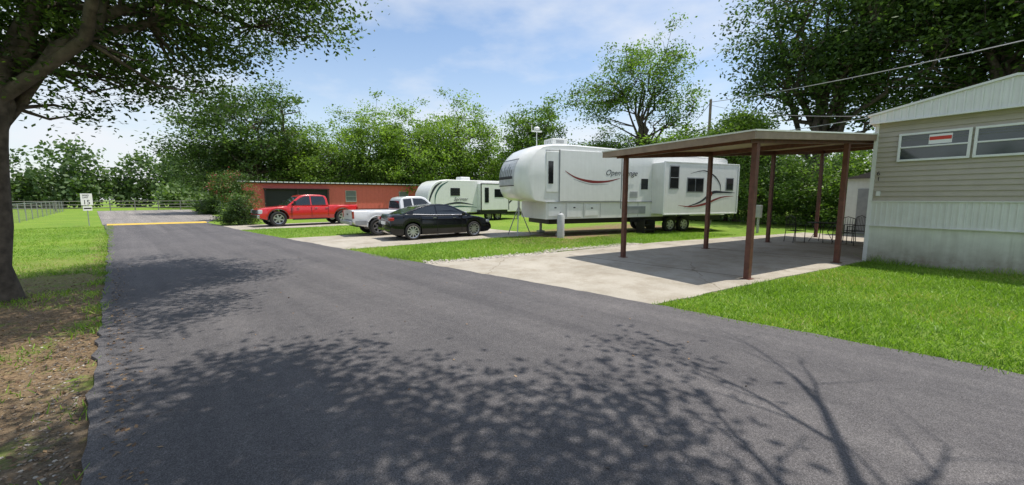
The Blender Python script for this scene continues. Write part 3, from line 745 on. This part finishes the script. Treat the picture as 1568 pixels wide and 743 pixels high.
mb.obj('door_latches',fw,black)
mb=MB()
for k in range(5): mb.box(4.45,4.90,-.018,-.002,1.72+k*.06,1.75+k*.06)
mb.box(4.3,5.4,-.02,-.002,.95,1.3); mb.obj('vents',fw,decalgr)
d=MB()
stroke(d,[(.9,2.86),(1.45,2.58),(2.25,2.42),(3.1,2.44),(3.85,2.60)],[.02,.07,.12,.08,.01],-.049)
d.obj('maroon_swoosh',fw,decalred,fix=False)
d=MB()
stroke(d,[(1.3,2.52),(2.2,2.30),(3.2,2.32)],[.01,.03,.01],-.0485); d.obj('grey_swoosh',fw,decalgr,fix=False)
text('lettering',fw,'Open Range',(3.0,-.05,2.72),(R(90),0,0),.36,decaldk,shear=.35)
d=MB()
capx=lambda z: float(np.interp(z,[1.95,2.25,2.6,2.95,3.25,3.52],[-1.28,-1.36,-1.36,-1.30,-1.16,-.95]))
def capq(y0,y1,z0,z1,mi=0,off=.008):
    N=8
    for i in range(N):
        for j in range(N):
            q=[]
            for a,b in ((i,j),(i+1,j),(i+1,j+1),(i,j+1)):
                y=y0+(y1-y0)*a/N; z=z0+(z1-z0)*b/N; e_=abs(y-1.25)/1.25; q.append((capx(z)*(1-.42*e_**6)-off,y,z))
            d.add(q,[(0,1,2,3)],mi)
capq(.42,2.08,2.25,3.3,0); capq(.40,2.1,3.315,3.35,1,.012); capq(.40,2.1,2.2,2.235,1,.012)
for k in range(7):
    y=.6+k*.2; h=.15+.35*((k*37)%5)/5
    capq(y,y+.05,2.62,2.62+h+.1,1,.014)
capq(.5,2.0,2.50,2.62,1,.014)
d.obj('front_cap_graphic',fw,[decallt,decaldk],fix=False)
mb=MB(); mb.box(5.75,10.55,-.85,.02,.92,3.36); mb.obj('rear_slide_out',fw,gelcoat,bevel=.05)
mb=MB(); mb.box(5.70,10.60,-.87,-.80,.90,.96); mb.box(5.70,10.6,-.87,-.8,3.32,3.38); mb.box(5.68,5.76,-.87,-.80,.96,3.32); mb.box(10.54,10.62,-.87,-.80,.96,3.32); mb.obj('slide_trim',fw,white,bevel=.01)
g=MB()
for (x0,x1,z0,z1) in ((6.05,6.55,2.15,3.15),(7.15,7.62,2.0,2.62),(7.66,8.15,2.0,2.62),(9.75,10.2,2.1,2.65)): g.box(x0,x1,-.875,-.85,z0,z1)
g.obj('slide_windows',fw,camglass,bevel=.03)
g=MB()
for (x0,x1,z0,z1) in ((6.0,6.6,2.10,3.2),(7.1,8.2,1.95,2.67),(9.7,10.25,2.05,2.7)): g.box(x0,x1,-.862,-.85,z0,z1)
g.box(6.05,6.55,-.885,-.876,2.62,2.65)
g.obj('window_trim',fw,decalgr,bevel=.03)
d=MB()
stroke(d,[(7.3,2.85),(8.2,3.0),(8.9,2.75),(9.3,2.35),(9.35,1.95)],[.01,.05,.08,.06,.01],-.857)
stroke(d,[(7.0,1.25),(8.0,1.5),(8.8,1.95),(9.5,1.98),(10.4,1.95)],[.01,.08,.15,.09,.01],-.858)
d.obj('slide_swoosh_dark',fw,decaldk,fix=False)
d=MB()
stroke(d,[(6.6,1.35),(7.4,1.28),(8.3,1.40),(9.4,1.72),(10.3,1.78)],[.01,.06,.11,.07,.01],-.859); stroke(d,[(8.45,2.3),(8.75,1.9),(8.5,1.55)],[.01,.09,.01],-.860)
d.obj('slide_swoosh_maroon',fw,decalred,fix=False)
mb=MB(); mb.box(.3,10.5,.25,2.3,.55,.80); mb.box(4.6,10.6,.1,.3,.55,.82); mb.obj('chassis',fw,black)
mb=MB()
for x in (6.95,7.85,): mb.box(x-.42,x+.42,-.02,.02,.78,.90)
mb.obj('fender',fw,decaldk,bevel=.02)
for x in (6.95,7.85):
    for y,s in ((.02,-1),(2.4,1)): wheel('wheel',fw,x,y,.38,.22,s,white,6,.6)
mb=MB()
for x,y in ((.9,.3),(.9,2.2)):
    mb.box(x-.05,x+.05,y-.05,y+.05,.12,.85); mb.box(x-.15,x+.15,y-.15,y+.15,.02,.12)
for x,y in ((10.2,.3),(10.2,2.2),(5.6,.3)): mb.tube([(x,y,.6),(x-.15,y,.05)],.04); mb.box(x-.3,x,y-.12,y+.12,0,.06)
mb.obj('landing_jacks',fw,galv)
mb=MB(); mb.lathe([(.001,0),(.15,.0),(.16,.1),(.16,.9),(.13,1.0),(.05,1.05),(.05,1.12),(.001,1.12)],(.55,-.35,.0),20,0,'z'); mb.obj('propane_tank',fw,decallt,smooth=40)
mb=MB()
for a in (0,2.1,4.2): mb.tube([(-.7,1.25,1.35),(-.7+.6*math.cos(a),1.25+.6*math.sin(a),.02)],.022,6)
mb.tube([(-.7,1.25,.9),(-.7,1.25,1.57)],.05,8); mb.obj('king_pin_tripod',fw,galv)
mb=MB(); mb.box(.7,1.6,.8,1.7,4.02,4.08); mb.box(.75,1.55,.85,1.65,4.08,4.36); mb.obj('air_conditioner',fw,white,bevel=.07)
mb=MB(); mb.box(6.3,7.2,.85,1.65,3.88,4.2); mb.obj('air_conditioner_rear',fw,white,bevel=.08)
mb=MB()
for k in range(4): mb.box(.743,.752,.98+k*.15,1.02+k*.15,4.16,4.28)
for k in range(5): mb.box(.95,1.35,.842,.852,4.15+k*.03,4.162+k*.03)
mb.obj('grille',fw,decalgr)
mb=MB(); mb.tube([(.35,1.6,3.95),(.35,1.6,4.75)],.02,6); mb.box(.1,.6,1.55,1.65,4.7,4.76); mb.tube([(.1,1.6,4.73),(.0,1.4,4.95)],.015); mb.lathe([(.001,0),(.12,.04),(.14,.1),(.1,.16),(.001,.18)],(.35,1.6,4.76),12,0,'z'); mb.obj('antenna',fw,white)
for x in (3.4,5.3):
    mb=MB(); mb.box(x,x+.4,1.1,1.5,3.9,4.08); mb.obj('roof_vent',fw,white,bevel=.03)
mb=MB()
for k in range(3): mb.box(4.98,5.55,-.5+k*.18,-.3+k*.18,.22*(k+1)-.04,.22*(k+1))
mb.box(4.94,4.978,-.5,.05,0,.66); mb.box(5.553,5.59,-.5,.05,0,.66); mb.obj('steps',fw,black)

# ---------------------------------------------------------------- travel trailer
tt=empty('travel_trailer',(15.0,23.2),-10)
prof=[(.35,.62),(.05,.75),(-.05,1.2),(-.02,1.6),(.12,2.1),(.34,2.5),(.62,2.78),(1.0,2.93),(1.5,2.98),(8.2,2.98),(8.3,2.9),(8.3,.62)]
mb=MB(); mb.prism(prof,0,2.45); mb.obj('body_shell',tt,gelcoat,smooth=35,bevel=.05)
d=MB()
stroke(d,[(.1,1.1),(.22,1.75),(.6,2.45),(1.1,2.8)],[.05,.12,.16,.03],-.006)
stroke(d,[(.3,1.0),(1.2,1.2),(2.4,1.35),(3.6,1.2)],[.03,.08,.14,.02],-.007); stroke(d,[(6.5,1.0),(7.0,1.5),(7.6,1.9),(8.1,2.0)],[.03,.14,.08,.02],-.006)
d.obj('dark_swoosh',tt,decaldk,fix=False)
d=MB(); stroke(d,[(.55,1.2),(.62,1.9),(1.0,2.5),(1.6,2.85)],[.02,.10,.12,.02],-.006); stroke(d,[(1.0,.95),(2.5,1.1),(3.9,1.0)],[.02,.10,.02],-.008); d.obj('teal_swoosh',tt,decalteal,fix=False)
g=MB()
for (x0,x1,z0,z1) in ((1.75,2.5,1.85,2.4),(6.9,7.6,2.1,2.55)): g.box(x0,x1,-.02,-.002,z0,z1)
g.obj('windows',tt,camglass,bevel=.02)
mb=MB(); mb.box(3.95,6.4,-.55,.02,.8,2.75); mb.obj('slide_out',tt,gelcoat,bevel=.03)
mb=MB(); mb.box(3.93,3.99,-.56,-.50,.8,2.76); mb.box(6.36,6.42,-.56,-.5,.8,2.76); mb.box(3.99,6.36,-.56,-.5,2.70,2.76); mb.obj('slide_trim',tt,black)
g=MB(); g.box(4.25,4.6,-.57,-.55,1.35,2.45); g.box(5.1,6.0,-.57,-.55,1.75,2.35); g.obj('slide_windows',tt,camglass,bevel=.02)
text('lettering',tt,'Sprinter',(2.0,-.012,1.50),(R(90),0,0),.34,decaldk,shear=.35)
for x in (4.9,5.7): wheel('wheel',tt,x,.03,.35,.2,-1,white,6,.6)
mb=MB(); mb.box(.5,8.1,.2,2.2,.45,.63); mb.tube([(.5,1.2,.5),(-1.2,1.2,.5)],.05); mb.box(3.9,6.3,-.5,.1,.5,.8); mb.obj('chassis',tt,black)
mb=MB(); mb.box(3,3.8,.8,1.6,2.98,3.25); mb.obj('air_conditioner',tt,white,bevel=.06)
mb=MB(); mb.tube([(-1.1,1.2,0),(-1.1,1.2,.7)],.04)
for x in (.8,7.8): mb.tube([(x,.3,.0),(x,.3,.5)],.04)
mb.obj('jacks',tt,galv)

# ---------------------------------------------------------------- red mobile home
rh=empty('red_mobile_home',(7.4,39.4),-10)
mb=MB(); mb.box(0,19,0,4.2,.0,2.95); mb.obj('walls',rh,redwall)
mb=MB()
x=.1
while x<19: mb.box(x,x+.02,-.014,-.002,.7,2.94); x+=.4
mb.obj('wall_ribs',rh,redwall)
mb=MB(); mb.box(-.25,19.3,-.20,4.5,2.96,3.04); mb.obj('roof',rh,shingle)
mb=MB(); mb.box(-.28,19.33,-.25,-.202,2.95,3.10); mb.obj('roof_fascia',rh,reddk)
mb=MB(); x=-.28
while x<19.3: mb.box(x,x+.34,-.29,-.252,3.03,3.11); x+=.42
mb.obj('white_roof_trim',rh,white)
mb=MB(); mb.box(1.6,6.6,-.06,-.025,.9,2.45); mb.obj('bay_shade_panel',rh,black)  # flat black panel on the wall, painting in the shade of the bay opening
mb=MB(); mb.box(1.5,6.7,-.5,-.022,2.46,2.52)
for x in (1.6,4.1,6.6): mb.box(x-.04,x+.04,-.48,-.40,0,2.455)
mb.obj('bay_awning',rh,reddk)
fr=MB();gl=MB()
for x0,x1,z0,z1 in ((8.2,9.1,1.35,2.35),(13.4,14.3,1.35,2.3)):
    gl.box(x0,x1,-.05,-.021,z0,z1)
    for a,b,c,d_ in ((x0-.04,x1+.04,z0-.04,z0),(x0-.04,x1+.04,z1,z1+.04),(x0-.04,x0,z0,z1),(x1,x1+.04,z0,z1),(x0,x1,(z0+z1)/2-.02,(z0+z1)/2+.02)): fr.box(a,b,-.08,-.02,c,d_)
gl.obj('window_glass',rh,blind); fr.obj('window_frames',rh,trim)
mb=MB(); mb.box(0,19,-.012,.0,0,.68); mb.obj('skirting',rh,M('red_skirt',(.25,.06,.05),.7))

# ---------------------------------------------------------------- fences, sign, utilities
ff=empty('pipe_rail_fence',(0,0)); mb=MB()
x=-44
while x<22:
    mb.tube([(x,75.,0),(x,75.,1.35)],.06,8); x+=2.4
for z in (.4,.8,1.25): mb.tube([(-44,75,z),(21.5,75,z)],.045,6)
mb.obj('rails_and_posts',ff,M('fence_pale',(.20,.19,.175),.7,var=.2))
cf=empty('chain_link_fence',(0,0)); mb=MB()
y=13
while y<75: mb.tube([(-4.9,y,0),(-4.9,y,1.3)],.03,6); y+=3
mb.tube([(-4.9,13,1.28),(-4.9,75,1.28)],.022,6)
mb.obj('posts_and_top_rail',cf,galv)
mb=MB(); y=13
while y<75:
    for s in (1,-1):
        a=(-4.9,y,.05 if s>0 else 1.25);b=(-4.9,y+1.2,1.25 if s>0 else .05); mb.tube([a,b],.0018,3,cap=False)
    y+=.22
mb.obj('wire_mesh',cf,M('wire_dark',(.10,.10,.10),.6),fix=False)
sg=empty('speed_limit_sign',(-1.35,35.0),25); sg.scale=(.86,.86,.95)
mb=MB(); mb.tube([(0,0,0),(0,0,2.0)],.03,8); mb.obj('post',sg,galv)
mb=MB(); mb.box(-.31,.31,-.05,-.035,1.32,2.06); mb.obj('panel',sg,signw,bevel=.004)
mb=MB(); mb.box(-.24,.24,-.05,-.035,.98,1.26); mb.obj('lower_panel',sg,signw)
text('sign_text',sg,'SPEED\nLIMIT',(-.22,-.054,1.90),(R(90),0,0),.135,black); text('sign_number',sg,'15',(-.22,-.054,1.38),(R(90),0,0),.40,black)
mb=MB(); mb.box(-.20,.20,-.054,-.051,1.08,1.16); mb.obj('lower_text_band',sg,black)

sh_=empty('storage_shed',(22.9,-.9),-12)
mb=MB(); mb.box(0,3,0,2.9,0,2.55); mb.obj('walls',sh_,offwhite)
mb=MB(); mb.prismx([(-.15,2.551),(3.05,2.551),(1.45,3.0)],-.15,3.1); mb.obj('roof',sh_,shingle)
mb=MB(); mb.box(-.04,-.002,1.6,2.5,.1,2.1); mb.obj('door',sh_,decalgr,bevel=.01)
mb=MB()
for k in range(10): mb.box(-.02,-.002,.1+k*.15,.13+k*.15,.05,2.5)
mb.obj('wall_ribs',sh_,offwhite)

pt=empty('patio_table',(19.0,2.2,.02)); mb=MB()
mb.lathe([(.001,.72),(.45,.72),(.46,.735),(.45,.75),(.001,.75)],(0,0,0),24,0,'z')
for a in (0.3,1.87,3.44,5.0): mb.tube([(.33*math.cos(a),.33*math.sin(a),.72),(.18*math.cos(a),.18*math.sin(a),.4),(.38*math.cos(a),.38*math.sin(a),0)],.014,6)
mb.obj('table',pt,iron)
for (x,y,r) in ((18.2,2.9,-40),(19.6,1.3,130),(18.3,1.5,30)):
    ch=empty('patio_chair',(x,y,.02),r); mb=MB()
    mb.box(-.23,.23,-.23,.23,.43,.45)
    for a in (-.22,.22):
        mb.tube([(-.22,a,.95),(-.20,a,.45),(-.25,a,0)],.013,6); mb.tube([(.21,a,.66),(.21,a,0)],.013,6); mb.tube([(-.21,a,.66),(.21,a,.66)],.013,6)
    mb.tube([(-.22,-.22,.95),(-.23,0,1.02),(-.22,.22,.95)],.013,6)
    for k in range(5): mb.tube([(-.215,-.15+k*.075,.97),(-.2,-.15+k*.075,.45)],.007,5)
    mb.obj('frame',ch,iron)
up=empty('utility_pedestal',(21.9,5.0)); mb=MB(); mb.box(-.05,.05,-.05,.05,0,.74); mb.box(-.14,.14,-.12,.12,.75,1.35); mb.obj('box',up,galv,bevel=.01)
up=empty('utility_pole',(43,17)); mb=MB(); mb.tube([(0,0,0),(0,0,9.5)],[.16,.11],10); mb.box(-1.1,1.1,-.06,.06,8.9,9.02); mb.obj('pole',up,wood)
up=empty('utility_pole',(17,-19)); mb=MB(); mb.tube([(0,0,0),(0,0,9.)],[.16,.11],10); mb.box(-1.1,1.1,-.06,.06,8.4,8.52); mb.obj('pole',up,wood)
pw=empty('power_lines',(0,0)); mb=MB()
def wire(a,b,sag,r=.014):
    a=Vector(a);b=Vector(b); mb.tube([a.lerp(b,t)-Vector((0,0,sag*4*t*(1-t))) for t in np.linspace(0,1,16)],r,5)
wire((31.,10.6,8.6),(17,-19,8.4),.9,.022); wire((43,17,8.9),(31.,10.6,8.6),.2,.022); wire((31,8.,5.9),(16,-16,6.0),.3,.02); wire((31.,10.6,8.4),(18,-1.,4.25),.4,.012)
mb.obj('wires',pw,wirem)
up=empty('utility_pole',(31.,10.6)); mb=MB(); mb.tube([(0,0,0),(0,0,8.8)],[.13,.09],10); mb.obj('pole',up,wood)
wb=empty('trash_can',(13.6,20.6)); mb=MB(); mb.lathe([(.001,0),(.24,0),(.3,.95),(.32,.97),(.3,1.03),(.001,1.1)],(0,0,0),18,0,'z'); mb.obj('bin',wb,M('bin_green',(.03,.06,.04),.5),smooth=40)

# ---------------------------------------------------------------- light, sky, camera
el=71; S=Vector((.8*math.cos(R(el)),-.6*math.cos(R(el)),math.sin(R(el))))
ld=D.lights.new('sun','SUN'); ld.energy=5.0; ld.angle=R(.53); ld.color=(1,.95,.865)
lo=D.objects.new('sun',ld); col.objects.link(lo); lo.rotation_euler=S.to_track_quat('Z','Y').to_euler(); lo.location=(0,0,50)
w=D.worlds.new('World'); C.scene.world=w; w.use_nodes=True; nt=w.node_tree
bg=nt.nodes['Background']; bg.inputs[1].default_value=.105
sk=nt.nodes.new('ShaderNodeTexSky'); sk.sky_type='NISHITA'; sk.sun_disc=False; sk.sun_elevation=R(el); sk.sun_rotation=math.atan2(.8,-.6)
sk.air_density=1.2; sk.dust_density=.7; sk.ozone_density=1.5
tc=nt.nodes.new('ShaderNodeTexCoord').outputs['Generated']
mp=nt.nodes.new('ShaderNodeMapping'); mp.inputs['Scale'].default_value=(1,1,2.6); mp.inputs['Location'].default_value=(.35,.1,.2); nt.links.new(tc,mp.inputs[0])
n1=noise(nt,mp.outputs[0],2.1,7,.54)
se=nt.nodes.new('ShaderNodeSeparateXYZ'); nt.links.new(tc,se.inputs[0])
low=maprange(nt,se.outputs[2],0.,.42,1,0)
cf_=ramp(nt,n1,[(.41,(0,0,0)),(.63,(1,1,1))])
f=math_(nt,'MULTIPLY',cf_,.70); f=math_(nt,'ADD',f,math_(nt,'MULTIPLY',low,.40)); f=math_(nt,'MINIMUM',math_(nt,'ADD',f,.06),.96)
skc=mixc(nt,f,mixc(nt,1.,sk.outputs[0],(1.45,1.55,1.65),'MULTIPLY'),(8.5,8.8,9.3))
nt.links.new(skc,bg.inputs[0])

cd=D.cameras.new('camera'); cam=D.objects.new('camera',cd); col.objects.link(cam)
cd.sensor_width=36; cd.lens=36*600/1568; cd.clip_end=2000; cd.clip_start=.05
cam.location=(0,0,1.7); cam.rotation_euler=(R(90-6.5),0,R(-45))
C.scene.camera=cam
C.scene.view_settings.view_transform='Standard'; C.scene.view_settings.look='None'; C.scene.view_settings.exposure=0
